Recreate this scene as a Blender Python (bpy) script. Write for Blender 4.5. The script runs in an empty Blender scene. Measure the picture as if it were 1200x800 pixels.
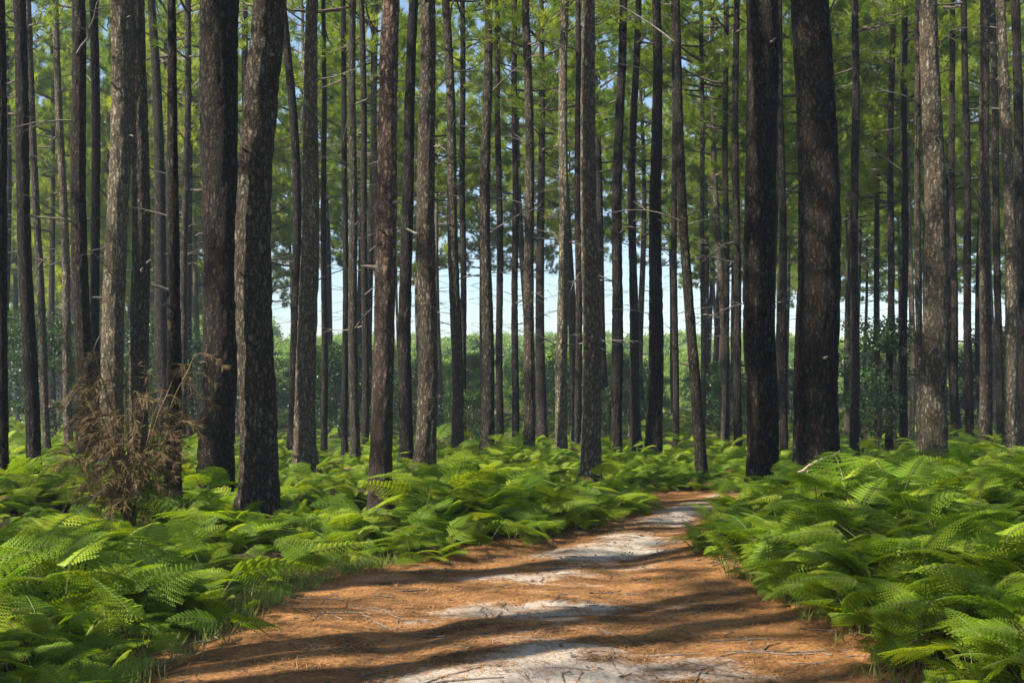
import bpy, math, random
import numpy as np

random.seed(7)
RNG = np.random.default_rng(11)
SC = bpy.context.scene
COL = SC.collection
PI = math.pi
EYE, FPX, HOR, CXP = 1.55, 1333.0, 455.0, 600.0      # eye height, focal length and horizon in photo pixels (1200 wide)

# ------------------------------------------------------------------ helpers
def link(o, parent=None):
    COL.objects.link(o)
    if parent is not None:
        o.parent = parent
    return o

def make_mesh(name, verts, faces, mats=(), mat_idx=None, smooth=False):
    """verts (N,3); faces: (M,4)/(M,3) array or a list of such arrays."""
    verts = np.asarray(verts, np.float32)
    if isinstance(faces, np.ndarray):
        faces = [faces]
    faces = [np.asarray(f, np.int32) for f in faces if len(f)]
    me = bpy.data.meshes.new(name)
    nl = sum(f.size for f in faces); nf = sum(len(f) for f in faces)
    me.vertices.add(len(verts)); me.vertices.foreach_set('co', verts.ravel())
    me.loops.add(nl); me.polygons.add(nf)
    me.loops.foreach_set('vertex_index', np.concatenate([f.ravel() for f in faces]))
    tot = np.concatenate([np.full(len(f), f.shape[1], np.int32) for f in faces])
    start = np.concatenate([[0], np.cumsum(tot)[:-1]]).astype(np.int32)
    me.polygons.foreach_set('loop_start', start)
    me.polygons.foreach_set('loop_total', tot)
    for m in mats:
        me.materials.append(m)
    if mat_idx is not None:
        me.polygons.foreach_set('material_index', np.asarray(mat_idx, np.int32))
    me.polygons.foreach_set('use_smooth', np.full(nf, bool(smooth)))
    me.update(calc_edges=True)
    return me

def obj(name, me, parent=None, loc=None, rot=None, scale=None):
    o = bpy.data.objects.new(name, me)
    link(o, parent)
    if loc is not None: o.location = loc
    if rot is not None: o.rotation_euler = rot
    if scale is not None: o.scale = scale if hasattr(scale, '__len__') else (scale,) * 3
    return o

def tag(o, label, cat, group=None, kind=None):
    if label: o['label'] = label
    if cat: o['category'] = cat
    if group: o['group'] = group
    if kind: o['kind'] = kind
    return o

def thing(name, loc, label, cat, group=None, rotz=0.0):
    o = bpy.data.objects.new(name, None)
    o.empty_display_size = 0.3
    link(o)
    o.location = loc; o.rotation_euler = (0, 0, rotz)
    return tag(o, label, cat, group)

def _hash(ix, iy, iz):
    h = (ix.astype(np.int64) * 374761393 + iy.astype(np.int64) * 668265263 + iz.astype(np.int64) * 2147483647 + 1013904223) & 0xFFFFFFFF
    h = ((h ^ (h >> 13)) * 1274126177) & 0xFFFFFFFF
    h = ((h ^ (h >> 16)) * 2246822519) & 0xFFFFFFFF
    return ((h ^ (h >> 15)) & 0xFFFFFF) / float(0xFFFFFF)

def vnoise(p):
    p = np.asarray(p, np.float64)
    i = np.floor(p).astype(np.int64); f = p - i
    u = f * f * (3 - 2 * f)
    r = 0
    for dx in (0, 1):
        for dy in (0, 1):
            for dz in (0, 1):
                w = (u[:, 0] if dx else 1 - u[:, 0]) * (u[:, 1] if dy else 1 - u[:, 1]) * (u[:, 2] if dz else 1 - u[:, 2])
                r = r + w * _hash(i[:, 0] + dx, i[:, 1] + dy, i[:, 2] + dz)
    return r * 2 - 1

def fbm(p, octaves=4):
    p = np.asarray(p, np.float64); a = 1.0; s = 0; n = 0
    for k in range(octaves):
        s = s + a * vnoise(p + 17.3 * k); n += a
        a *= 0.5; p = p * 2.03
    return s / n

def smoothstep(a, b, x):
    t = np.clip((x - a) / (b - a), 0, 1)
    return t * t * (3 - 2 * t)

def norm(v):
    return v / np.maximum(np.linalg.norm(v, axis=-1, keepdims=True), 1e-9)

# ------------------------------------------------------------------ terrain
PY = [-30, 0, 6, 8.4, 9.6, 11, 12.5, 14.2, 15.5, 16.8, 18, 20, 24, 30, 60, 2000]
PX = [-.6, -.1, 0, .16, .25, .78, 1.30, 1.98, 2.45, 2.85, 3.3, 4.3, 6.8, 11, 34, 34]
PW = [1.8, 1.85, 1.85, 1.78, 1.50, 1.12, .92, .72, .6, .55, .6, .8, 1.0, 1.0, 1.0, 1.0]
_yy = np.linspace(-30, 60, 1801)
def _sm(v):
    a = np.interp(_yy, PY, v)
    k = np.hanning(31); k /= k.sum()
    return np.convolve(np.pad(a, 15, 'edge'), k, 'valid')
_cx, _hw = _sm(PX), _sm(PW)
def path_c(y): return np.interp(y, _yy, _cx)
def path_w(y): return np.interp(y, _yy, _hw)

def terrain(x, y):
    x = np.asarray(x, np.float64); y = np.asarray(y, np.float64)
    sh = np.broadcast(x, y).shape
    X = np.broadcast_to(x, sh).ravel(); Y = np.broadcast_to(y, sh).ravel()
    c, w = path_c(Y), path_w(Y)
    s = X - c
    near = 1 - smoothstep(40, 60, np.abs(Y)) 
    bank = np.where(s > 0, .26, .07)
    z = bank * smoothstep(-.1, 1.3, np.abs(s) - w) * near
    z -= .55 * smoothstep(14, 40, Y)
    P = np.stack([X, Y, X * 0], 1)
    z += .10 * fbm(P * .45 + 3.1, 3) * smoothstep(-.2, .9, np.abs(s) - w)
    z += .018 * fbm(P * 1.7, 3)
    # two shallow wheel ruts with a low crown between them
    for o in (-.72, .72):
        z -= .035 * np.exp(-((s - o * np.clip(w / 1.7, .5, 1)) / .3) ** 2) * near
    z += .012 * fbm(P * np.array([3.2, 7.0, 1]), 2) * near
    return z.reshape(sh)

def tz(x, y):
    return float(terrain(np.array([x]), np.array([y]))[0])

# ------------------------------------------------------------------ materials
def new_mat(name):
    m = bpy.data.materials.new(name); m.use_nodes = True
    nt = m.node_tree; nt.nodes.clear()
    out = nt.nodes.new('ShaderNodeOutputMaterial')
    return m, nt, out

class NT:
    def __init__(s, nt): s.nt = nt
    def n(s, t, **kw):
        nd = s.nt.nodes.new(t)
        for k, v in kw.items(): setattr(nd, k, v)
        return nd
    def l(s, a, b): s.nt.links.new(a, b)
    def noise(s, vec, scale, detail=4, rough=.55, dist=0):
        nd = s.n('ShaderNodeTexNoise'); s.l(vec, nd.inputs['Vector'])
        nd.inputs['Scale'].default_value = scale; nd.inputs['Detail'].default_value = detail
        nd.inputs['Roughness'].default_value = rough; nd.inputs['Distortion'].default_value = dist
        return nd
    def ramp(s, fac, stops):
        nd = s.n('ShaderNodeValToRGB'); s.l(fac, nd.inputs[0])
        el = nd.color_ramp.elements
        while len(el) < len(stops): el.new(.5)
        for e, (p, c) in zip(el, stops):
            e.position = p; e.color = (*c, 1) if hasattr(c, '__len__') else (c, c, c, 1)
        return nd
    def mix(s, fac, a, b, mode='MIX'):
        nd = s.n('ShaderNodeMix', data_type='RGBA', blend_type=mode)
        for sock, v in ((nd.inputs[0], fac), (nd.inputs[6], a), (nd.inputs[7], b)):
            if hasattr(v, 'is_output'): s.l(v, sock)
            elif hasattr(v, '__len__'): sock.default_value = (*v, 1)
            else: sock.default_value = v
        return nd.outputs[2]
    def math(s, op, a, b=None):
        nd = s.n('ShaderNodeMath', operation=op)
        for k, v in enumerate((a, b)):
            if v is None: continue
            if hasattr(v, 'is_output'): s.l(v, nd.inputs[k])
            else: nd.inputs[k].default_value = v
        return nd.outputs[0]

def bark_material(name, plate_a, plate_b, furrow, lichen, lichen_amt, scale=20.0, bump=1.0):
    m, nt, out = new_mat(name); N = NT(nt)
    tc = N.n('ShaderNodeTexCoord'); oi = N.n('ShaderNodeObjectInfo')
    off = N.n('ShaderNodeVectorMath', operation='SCALE'); off.inputs[0].default_value = (31, 17, 53)
    N.l(oi.outputs['Random'], off.inputs['Scale'])
    add = N.n('ShaderNodeVectorMath', operation='ADD')
    N.l(tc.outputs['Object'], add.inputs[0]); N.l(off.outputs[0], add.inputs[1])
    P = add.outputs[0]
    mp = N.n('ShaderNodeMapping'); mp.inputs['Scale'].default_value = (1, 1, .36); N.l(P, mp.inputs[0])
    wob = N.noise(P, 14, 5, .7)
    wv = N.n('ShaderNodeVectorMath', operation='SCALE'); N.l(wob.outputs['Color'], wv.inputs[0]); wv.inputs['Scale'].default_value = .11
    ad2 = N.n('ShaderNodeVectorMath', operation='ADD'); N.l(mp.outputs[0], ad2.inputs[0]); N.l(wv.outputs[0], ad2.inputs[1])
    vo = N.n('ShaderNodeTexVoronoi', feature='DISTANCE_TO_EDGE'); N.l(ad2.outputs[0], vo.inputs['Vector']); vo.inputs['Scale'].default_value = scale
    vc = N.n('ShaderNodeTexVoronoi', feature='F1'); N.l(ad2.outputs[0], vc.inputs['Vector']); vc.inputs['Scale'].default_value = scale
    fur = N.ramp(vo.outputs['Distance'], [(0.0, 0.0), (.08, .3), (.34, 1.0)])
    fine = N.noise(mp.outputs[0], 55, 5, .65)
    big = N.noise(P, 1.3, 3)
    plate = N.mix(N.ramp(fine.outputs[0], [(.3, 0.), (.7, 1.)]).outputs[0], plate_a, plate_b)
    plate = N.mix(.45, plate, N.n('ShaderNodeHueSaturation').outputs[0]) if False else plate
    sep = N.n('ShaderNodeSeparateColor'); N.l(vc.outputs['Color'], sep.inputs[0])
    cellv = N.ramp(sep.outputs[0], [(0., .72), (1., 1.22)])
    plate = N.mix(1.0, plate, cellv.outputs[0], 'MULTIPLY')
    red = N.noise(mp.outputs[0], 6.5, 4, .6)
    plate = N.mix(N.ramp(red.outputs[0], [(.5, 0.), (.66, .6)]).outputs[0], plate, (plate_b[0] * 1.15, plate_b[1] * .78, plate_b[2] * .62))
    lm = N.ramp(big.outputs[0], [(.42, 0.), (.62, 1.)])
    lf = N.math('MULTIPLY', N.math('MULTIPLY', lm.outputs[0], lichen_amt), N.ramp(fine.outputs[0], [(.35, .2), (.6, 1.)]).outputs[0])
    plate = N.mix(lf, plate, lichen)
    if name == 'bark_rust':      # the old grey bark of the foot gives way to flaking rust-coloured bark higher up
        sx = N.n('ShaderNodeSeparateXYZ'); N.l(tc.outputs['Object'], sx.inputs[0])
        zf = N.math('ADD', sx.outputs[2], N.math('MULTIPLY', N.math('SUBTRACT', big.outputs[0], .5), 3.5))
        zr = N.ramp(N.math('DIVIDE', zf, 6.0), [(.22, 0.), (.55, 1.)])
        grey = N.mix(fine.outputs[0], (.055, .045, .036), (.14, .115, .09))
        plate = N.mix(zr.outputs[0], grey, plate)
    colr = N.mix(fur.outputs[0], furrow, plate)
    tone = N.ramp(oi.outputs['Random'], [(0., .78), (1., 1.2)])
    colr = N.mix(1.0, colr, tone.outputs[0], 'MULTIPLY')
    h = N.math('ADD', fur.outputs[0], N.math('MULTIPLY', fine.outputs[0], .5))
    bp = N.n('ShaderNodeBump'); bp.inputs['Strength'].default_value = bump; bp.inputs['Distance'].default_value = .04
    N.l(h, bp.inputs['Height'])
    bs = N.n('ShaderNodeBsdfPrincipled'); N.l(colr, bs.inputs['Base Color']); N.l(bp.outputs[0], bs.inputs['Normal'])
    bs.inputs['Roughness'].default_value = .9; bs.inputs['Specular IOR Level'].default_value = .15
    N.l(bs.outputs[0], out.inputs[0])
    return m

def leaf_material(name, stops, trans, trans_amt, noise_scale=.8, rough=.5, spec=.25, island=False):
    """stops: colours from dark to light green; varied over the plant and from plant to plant."""
    m, nt, out = new_mat(name); N = NT(nt)
    tc = N.n('ShaderNodeTexCoord'); oi = N.n('ShaderNodeObjectInfo'); ge = N.n('ShaderNodeNewGeometry')
    ns = N.noise(tc.outputs['Object'], noise_scale, 3)
    a = N.math('MULTIPLY', oi.outputs['Random'], .5)
    b = N.math('MULTIPLY', ns.outputs[0], .55)
    f = N.math('ADD', a, b)
    if island:
        f = N.math('ADD', f, N.math('MULTIPLY', N.math('SUBTRACT', ge.outputs['Random Per Island'], .5), .5))
    rp = N.ramp(f, [(i / (len(stops) - 1) * .75 + .1, c) for i, c in enumerate(stops)])
    colr = rp.outputs[0]
    if name == 'bracken_green':
        sp = N.noise(tc.outputs['Object'], 22, 3, .6)
        colr = N.mix(N.ramp(sp.outputs[0], [(.60, 0.), (.70, .85)]).outputs[0], colr, (.19, .125, .035))
    bs = N.n('ShaderNodeBsdfPrincipled'); N.l(colr, bs.inputs['Base Color'])
    bs.inputs['Roughness'].default_value = rough; bs.inputs['Specular IOR Level'].default_value = spec
    tr = N.n('ShaderNodeBsdfTranslucent')
    tcx = N.mix(1.0, colr, trans, 'MULTIPLY'); N.l(tcx, tr.inputs[0])
    mx = N.n('ShaderNodeMixShader'); mx.inputs[0].default_value = trans_amt
    N.l(bs.outputs[0], mx.inputs[1]); N.l(tr.outputs[0], mx.inputs[2]); N.l(mx.outputs[0], out.inputs[0])
    return m

def plain_material(name, ca, cb, scale=20, rough=.85, trans=0):
    m, nt, out = new_mat(name); N = NT(nt)
    tc = N.n('ShaderNodeTexCoord'); ns = N.noise(tc.outputs['Object'], scale, 4)
    rp = N.ramp(ns.outputs[0], [(.3, ca), (.7, cb)])
    colr = rp.outputs[0]
    if name == 'bracken_green':
        sp = N.noise(tc.outputs['Object'], 22, 3, .6)
        colr = N.mix(N.ramp(sp.outputs[0], [(.60, 0.), (.70, .85)]).outputs[0], colr, (.19, .125, .035))
    bs = N.n('ShaderNodeBsdfPrincipled'); N.l(colr, bs.inputs['Base Color'])
    bs.inputs['Roughness'].default_value = rough; bs.inputs['Specular IOR Level'].default_value = .2
    N.l(bs.outputs[0], out.inputs[0])
    return m

BARK = {  # pale and dark tones also put sunlight and shade into the bark colour
    'dark': bark_material('bark_dark_shaded', (.042, .034, .026), (.082, .066, .05), (.014, .011, .008), (.10, .097, .06), .35),
    'grey': bark_material('bark_grey', (.12, .098, .072), (.20, .17, .12), (.032, .024, .017), (.22, .21, .125), .55),
    'pale': bark_material('bark_pale_sunlit', (.24, .20, .14), (.36, .31, .21), (.07, .052, .036), (.34, .33, .20), .7),
    'rust': bark_material('bark_rust', (.29, .20, .145), (.42, .31, .225), (.06, .04, .03), (.27, .23, .16), .35, scale=21),
}
M_NEEDLE = leaf_material('pine_needles', [(.10, .155, .018), (.175, .24, .026), (.27, .31, .036)], (1.8, 1.8, .6), .55, .55, .5, .3)
M_LIMB = plain_material('limb_wood', (.06, .045, .035), (.13, .10, .08))
M_DEAD = plain_material('dead_wood', (.09, .075, .06), (.20, .17, .14))
M_FERN = leaf_material('bracken_green', [(.045, .10, .010), (.115, .205, .015), (.215, .315, .02), (.33, .38, .028)], (1.7, 1.6, .5), .46, 1.2, .5, .22)
M_FERN_STEM = plain_material('bracken_stalk', (.10, .13, .04), (.16, .16, .06))
M_FERN_DEAD = plain_material('bracken_dead', (.10, .06, .028), (.20, .125, .055), 6)
M_YOUNG = leaf_material('young_leaves', [(.13, .21, .045), (.20, .29, .065), (.27, .34, .09)], (1.5, 1.6, .8), .4, .5, .5, .3)
M_SHRUB = leaf_material('shrub_leaves', [(.018, .036, .011), (.03, .062, .015), (.05, .09, .022)], (1.3, 1.5, .7), .3, .6, .4, .35)
M_BROWN = plain_material('dead_shrub_twigs', (.07, .047, .021), (.20, .135, .058), 5)
M_STRAW = plain_material('straw', (.30, .22, .12), (.45, .36, .21), 9)
M_GRASS = leaf_material('grass_blades', [(.07, .12, .02), (.14, .20, .04), (.28, .27, .09)], (1.4, 1.5, .7), .35, 3, .5, .3)
M_LITTER = plain_material('litter_needles', (.20, .095, .035), (.42, .22, .09), 3)

def ground_material():
    m, nt, out = new_mat('forest_floor'); N = NT(nt)
    ge = N.n('ShaderNodeNewGeometry'); P = ge.outputs['Position']
    at = N.n('ShaderNodeAttribute', attribute_name='sand')
    ag = N.n('ShaderNodeAttribute', attribute_name='duff')
    mp = N.n('ShaderNodeMapping'); mp.inputs['Scale'].default_value = (.8, 1.15, 1); N.l(P, mp.inputs[0])
    n1 = N.noise(mp.outputs[0], 2.3, 6, .6); n2 = N.noise(P, 38, 5, .7); n3 = N.noise(P, 150, 3, .7); n4 = N.noise(P, .5, 4)
    lit = N.ramp(n2.outputs[0], [(.28, (.085, .042, .018)), (.46, (.25, .112, .036)), (.6, (.37, .185, .065)), (.8, (.50, .31, .14))])
    dk = N.ramp(n1.outputs[0], [(.36, .34), (.56, 1.15)])
    litter = N.mix(1.0, lit.outputs[0], dk.outputs[0], 'MULTIPLY')
    sand = N.ramp(n2.outputs[0], [(.25, (.32, .255, .19)), (.55, (.52, .445, .355)), (.8, (.65, .58, .48))])
    grit = N.ramp(n3.outputs[0], [(.3, .75), (.7, 1.1)])
    sandc = N.mix(1.0, sand.outputs[0], grit.outputs[0], 'MULTIPLY')
    sf = N.math('ADD', at.outputs['Fac'], N.math('MULTIPLY', N.math('SUBTRACT', n1.outputs[0], .5), 1.5))
    sf = N.math('ADD', sf, N.math('MULTIPLY', N.math('SUBTRACT', n2.outputs[0], .5), .5))
    sr = N.ramp(sf, [(.42, 0.), (.68, 1.)])
    c = N.mix(sr.outputs[0], litter, sandc)
    duff = N.ramp(n2.outputs[0], [(.3, (.03, .022, .013)), (.55, (.075, .052, .028)), (.75, (.14, .095, .05))])
    c = N.mix(ag.outputs['Fac'], c, duff.outputs[0])
    h = N.math('ADD', N.math('MULTIPLY', n2.outputs[0], 1.0), N.math('MULTIPLY', n3.outputs[0], .4))
    bp = N.n('ShaderNodeBump'); bp.inputs['Strength'].default_value = .6; bp.inputs['Distance'].default_value = .03
    N.l(h, bp.inputs['Height'])
    bs = N.n('ShaderNodeBsdfPrincipled'); N.l(c, bs.inputs['Base Color']); N.l(bp.outputs[0], bs.inputs['Normal'])
    bs.inputs['Roughness'].default_value = .92; bs.inputs['Specular IOR Level'].default_value = .15
    N.l(bs.outputs[0], out.inputs[0])
    return m
M_GROUND = ground_material()

# ------------------------------------------------------------------ ground and path
def grid_faces(nu, nv):
    i = np.arange(nu * nv).reshape(nv, nu)
    return np.stack([i[:-1, :-1], i[:-1, 1:], i[1:, 1:], i[1:, :-1]], -1).reshape(-1, 4)

def sand_duff(X, Y):
    s = np.abs(X - path_c(Y)); w = path_w(Y)
    P = np.stack([X, Y, X * 0], 1)
    sand = .50 * np.exp(-((X - path_c(Y) - .12) / (w * .62 + .05)) ** 2) + .45 * fbm(P * np.array([.55, 1.5, 1]) + 9.0, 3)
    sand += .5 * np.exp(-((Y - 6.1) / .9) ** 2 - ((X - .1) / .95) ** 2) + .3 * np.exp(-((Y - 10.9) / 1.0) ** 2 - ((X - .9) / .8) ** 2)
    duff = smoothstep(-.05, .9, s - w + .25 * fbm(P * 1.9 + 40, 3))
    return np.clip(sand, 0, 1) * smoothstep(.25, -.35, s - w), duff

def add_attr(me, name, vals):
    a = me.attributes.new(name, 'FLOAT', 'POINT'); a.data.foreach_set('value', np.asarray(vals, np.float32))

def graded(dense_a, dense_b, step, lim_a, lim_b, g=1.13):
    c = list(np.arange(dense_a, dense_b + 1e-6, step)); s = step; v = c[-1]
    while v < lim_b: s *= g; v += s; c.append(v)
    s = step; v = c[0]; lo = []
    while v > lim_a: s *= g; v -= s; lo.append(v)
    return np.array(lo[::-1] + c)

gx = graded(-5, 6, .09, -2600, 2600); gy = graded(4, 19, .09, -900, 4000)
GX, GY = np.meshgrid(gx, gy)
X, Y = GX.ravel(), GY.ravel()
Z = terrain(X, Y)
inner = smoothstep(.25, -.1, np.abs(X - path_c(Y)) - path_w(Y) - .1) * (Y > -7) * (Y < 27)
me = make_mesh('ground', np.stack([X, Y, Z - .05 * inner], 1), grid_faces(len(gx), len(gy)), [M_GROUND], smooth=True)
s_, d_ = sand_duff(X, Y); add_attr(me, 'sand', s_); add_attr(me, 'duff', d_)
tag(obj('ground', me), 'brown needle-strewn forest floor under the pines', None, None, 'structure')

pv = np.arange(-8, 28, .06); pu = np.linspace(-1, 1, 72)
PU, PV = np.meshgrid(pu, pv)
X = (path_c(PV) + PU * (path_w(PV) + .22 + .12 * fbm(np.stack([PV.ravel() * 1.5, PU.ravel() * 0 + np.sign(PU.ravel()) * 5, PU.ravel() * 0], 1), 2).reshape(PV.shape))).ravel()
Y = PV.ravel(); Z = terrain(X, Y) + .006 - .05 * smoothstep(.9, 1.0, np.abs(PU.ravel()))
me = make_mesh('path', np.stack([X, Y, Z], 1), grid_faces(len(pu), len(pv)), [M_GROUND], smooth=True)
s_, d_ = sand_duff(X, Y); add_attr(me, 'sand', s_); add_attr(me, 'duff', d_)
tag(obj('path', me), 'sandy track covered in orange pine needles', None, None, 'structure')

# ------------------------------------------------------------------ tubes
def tube(pts, rad, n=6, cap=True):
    """a tapered tube along pts; returns verts, quads."""
    pts = np.asarray(pts, np.float64); rad = np.asarray(rad, np.float64)
    t = norm(np.gradient(pts, axis=0))
    ref = np.where(np.abs(t[:, 2:3]) > .9, np.array([[1., 0, 0]]), np.array([[0., 0, 1.]]))
    a = norm(np.cross(ref, t)); b = np.cross(t, a)
    ang = np.linspace(0, 2 * PI, n, endpoint=False)
    v = pts[:, None] + rad[:, None, None] * (np.cos(ang)[None, :, None] * a[:, None] + np.sin(ang)[None, :, None] * b[:, None])
    k = len(pts); i = np.arange(k * n).reshape(k, n); j = np.roll(i, -1, 1)
    f = np.stack([i[:-1], j[:-1], j[1:], i[1:]], -1).reshape(-1, 4)
    return v.reshape(-1, 3), f

class MB:
    def __init__(s): s.v = []; s.f = []; s.m = []; s.n = 0
    def add(s, v, f, m=0):
        if not len(v): return
        s.v.append(np.asarray(v)); s.f.append(np.asarray(f) + s.n); s.m.append(np.full(len(f), m)); s.n += len(v)
    def mesh(s, name, mats, smooth=False):
        q = [f for f in s.f]
        return make_mesh(name, np.concatenate(s.v), q, mats, np.concatenate(s.m), smooth)

# ------------------------------------------------------------------ pine trunks
def trunk_mesh(name, mat, centre, radius, H, zt, hero=True, seed=0, extra=None):
    """centre(z)->(x,y); radius(z); detailed up to zt, coarse above."""
    if hero:
        z = np.concatenate([np.arange(-.35, 1.2, .04), np.arange(1.2, zt, .075), np.linspace(zt, H, 16)])
        n = 44
    else:
        z = np.concatenate([[-.6, 0, .12, .3, .6], np.linspace(1.1, H, 26)]); n = 10
    ang = np.linspace(0, 2 * PI, n, endpoint=False)
    A, ZZ = np.meshgrid(ang, z)
    r = radius(ZZ.ravel()).reshape(ZZ.shape)
    d = np.stack([np.cos(A).ravel(), np.sin(A).ravel(), ZZ.ravel()], 1)
    flare = 1 + .46 * np.exp(-np.maximum(ZZ, 0) / .24) * (1 + .5 * np.sin(A * 5 + seed * 2.1) * .9)
    rr = r * flare
    if hero:
        low = fbm(d * np.array([1.3, 1.3, .5]) + seed * 7.7, 3).reshape(ZZ.shape)
        pr = np.stack([np.cos(A).ravel() * r.ravel() * 15, np.sin(A).ravel() * r.ravel() * 15, ZZ.ravel() * 4.2], 1)
        pl = np.abs(vnoise(pr + seed * 3.3)).reshape(ZZ.shape)
        pl2 = np.abs(vnoise(pr * 2.1 + seed * 5.3 + 50)).reshape(ZZ.shape)
        rr = rr * (1 + .07 * low) + np.minimum(.021, r * .11) * (np.clip(pl * 3.0, 0, 1) + .6 * np.clip(pl2 * 3, 0, 1) - 1.3)
    cxy = centre(z)
    v = np.stack([cxy[0][:, None] + np.cos(A) * rr, cxy[1][:, None] + np.sin(A) * rr, ZZ], -1)
    mb = MB()
    k = len(z); i = np.arange(k * n).reshape(k, n); j = np.roll(i, -1, 1)
    mb.add(v.reshape(-1, 3), np.stack([i[:-1], j[:-1], j[1:], i[1:]], -1).reshape(-1, 4))
    if extra:
        for (ev, ef) in extra: mb.add(ev, ef, 1)
    return mb.mesh(name, [mat, M_DEAD], True)

def dead_branch_parts(rng, L):
    """one dead branch along +x with a few bare twigs; list of (v, f)."""
    n = 7; t = np.linspace(0, 1, n)
    up = rng.uniform(-.25, .35)
    pts = np.stack([t * L, np.cumsum(rng.normal(0, .02, n)) * L, up * L * t + .10 * L * np.sin(t * PI) * rng.uniform(-1, 1)], 1)
    r0 = rng.uniform(.010, .017)
    parts = [tube(pts, r0 * (1 - .75 * t), 5)]
    for k in range(rng.integers(3, 7)):
        q = rng.uniform(.25, .98); p = np.array([np.interp(q, t, pts[:, c]) for c in range(3)])
        sd = rng.choice([-1, 1]); a = rng.uniform(.4, 1.1); l = L * rng.uniform(.15, .4)
        dirv = np.array([math.cos(a), sd * math.sin(a), rng.uniform(-.4, .5)])
        tt = np.linspace(0, 1, 4)[:, None]
        pp = p + dirv * l * tt + np.array([0, 0, -.1 * l]) * tt ** 2
        parts.append(tube(pp, r0 * .5 * (1 - .7 * tt[:, 0]), 4))
    return parts

DEAD_MESH = []
for k in range(8):
    mb = MB()
    for v, f in dead_branch_parts(np.random.default_rng(100 + k), 1.0): mb.add(v, f)
    DEAD_MESH.append(mb.mesh('dead_branch', [M_DEAD], True))

STUB = []
for k in range(3):
    q_ = np.random.default_rng(150 + k); t_ = np.linspace(0, 1, 6)
    mb = MB(); mb.add(*tube(np.stack([t_ * .2 - .02, .012 * q_.normal(0, 1, 6) * t_, .015 * q_.normal(0, 1, 6) * t_], 1), np.array([.034, .024, .02, .017, .014, .004]), 7))
    STUB.append(mb.mesh('branch_stub', [M_DEAD], True))

# ------------------------------------------------------------------ pine crowns
def blades(cent, axis, n, L, W, spread, rng):
    """needle tufts: n thin diamond blades fanned round an axis at every centre."""
    k = len(cent)
    a = norm(axis)[:, None, :] + spread * rng.normal(0, 1, (k, n, 3))
    a = norm(a)
    ln = L * rng.uniform(.65, 1.15, (k, n, 1))
    sd = norm(np.cross(a, norm(rng.normal(0, 1, (k, n, 3))))) * W
    c = cent[:, None, :]
    p0 = c + 0 * a; p1 = c + a * ln * .45 + sd; p2 = c + a * ln; p3 = c + a * ln * .45 - sd
    v = np.stack([p0, p1, p2, p3], 2).reshape(-1, 3)
    f = np.arange(k * n * 4).reshape(-1, 4)
    return v, f

def crown_mesh(seed, H=9.0, R=2.3, nl=36, dens=1.0, low_taper=.55, blade_n=11, W=.016):
    rng = np.random.default_rng(seed)
    mb = MB(); cents = []; axes = []
    for k in range(nl):
        u = (k + rng.uniform(0, 1)) / nl
        z0 = u * (H - .5)
        prof = (low_taper + (1 - low_taper) * smoothstep(0, .35, u)) * (1 - .78 * smoothstep(.45, 1.0, u))
        L = R * prof * rng.uniform(.55, 1.2)
        az = k * 2.399 + rng.normal(0, .35)
        rise = -.05 + .55 * u + rng.normal(0, .12)
        t = np.linspace(0, 1, 6)
        d = np.array([math.cos(az), math.sin(az), 0])
        pts = np.array([0, 0, z0]) + d * (t * L)[:, None] + np.array([0, 0, 1.0]) * (rise * L * t + .22 * L * t ** 2.2)[:, None]
        pts += np.cumsum(rng.normal(0, .05, (6, 3)), 0) * t[:, None]
        r0 = .012 + .013 * L
        mb.add(*tube(pts, r0 * (1 - .8 * t), 5), 0)
        nt = max(3, int(L * 3.6 * dens))
        for q in rng.uniform(.28, 1.0, nt):
            p = np.array([np.interp(q, t, pts[:, c]) for c in range(3)])
            dv = norm(d * rng.uniform(.35, 1.0) + np.array([-d[1], d[0], 0]) * rng.normal(0, .75) + np.array([0, 0, rng.uniform(-.1, .65)]))
            l = rng.uniform(.35, .8) * (.6 + .5 * L / R)
            tt = np.linspace(0, 1, 3)[:, None]
            pp = p + dv * l * tt + np.array([0, 0, .12 * l]) * tt ** 2
            mb.add(*tube(pp, .007 * (1 - .6 * tt[:, 0]), 3), 0)
            m = rng.integers(4, 7)
            for w in np.linspace(.3, 1.0, m):
                cents.append(p + dv * l * w + np.array([0, 0, .12 * l]) * w ** 2 + rng.normal(0, .07, 3)); axes.append(dv + np.array([0, 0, .35]))
        cents.append(pts[-1]); axes.append(d + np.array([0, 0, .6]))
    v, f = blades(np.array(cents), np.array(axes), blade_n, .25, W, .55, rng)
    mb.add(v, f, 1)
    return mb.mesh('pine_crown', [M_LIMB, M_NEEDLE])

CROWN_OPEN = [crown_mesh(s, 8.5, 2.0, 19, .8, .65, 16, .0075) for s in (1, 2, 3, 4)]           # near trees, thin and open
CROWN_FULL = [crown_mesh(s, 9.5, 2.8, 46, 1.15, .8, 30, .0085) for s in (11, 12, 13, 14, 15, 16)]

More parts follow.
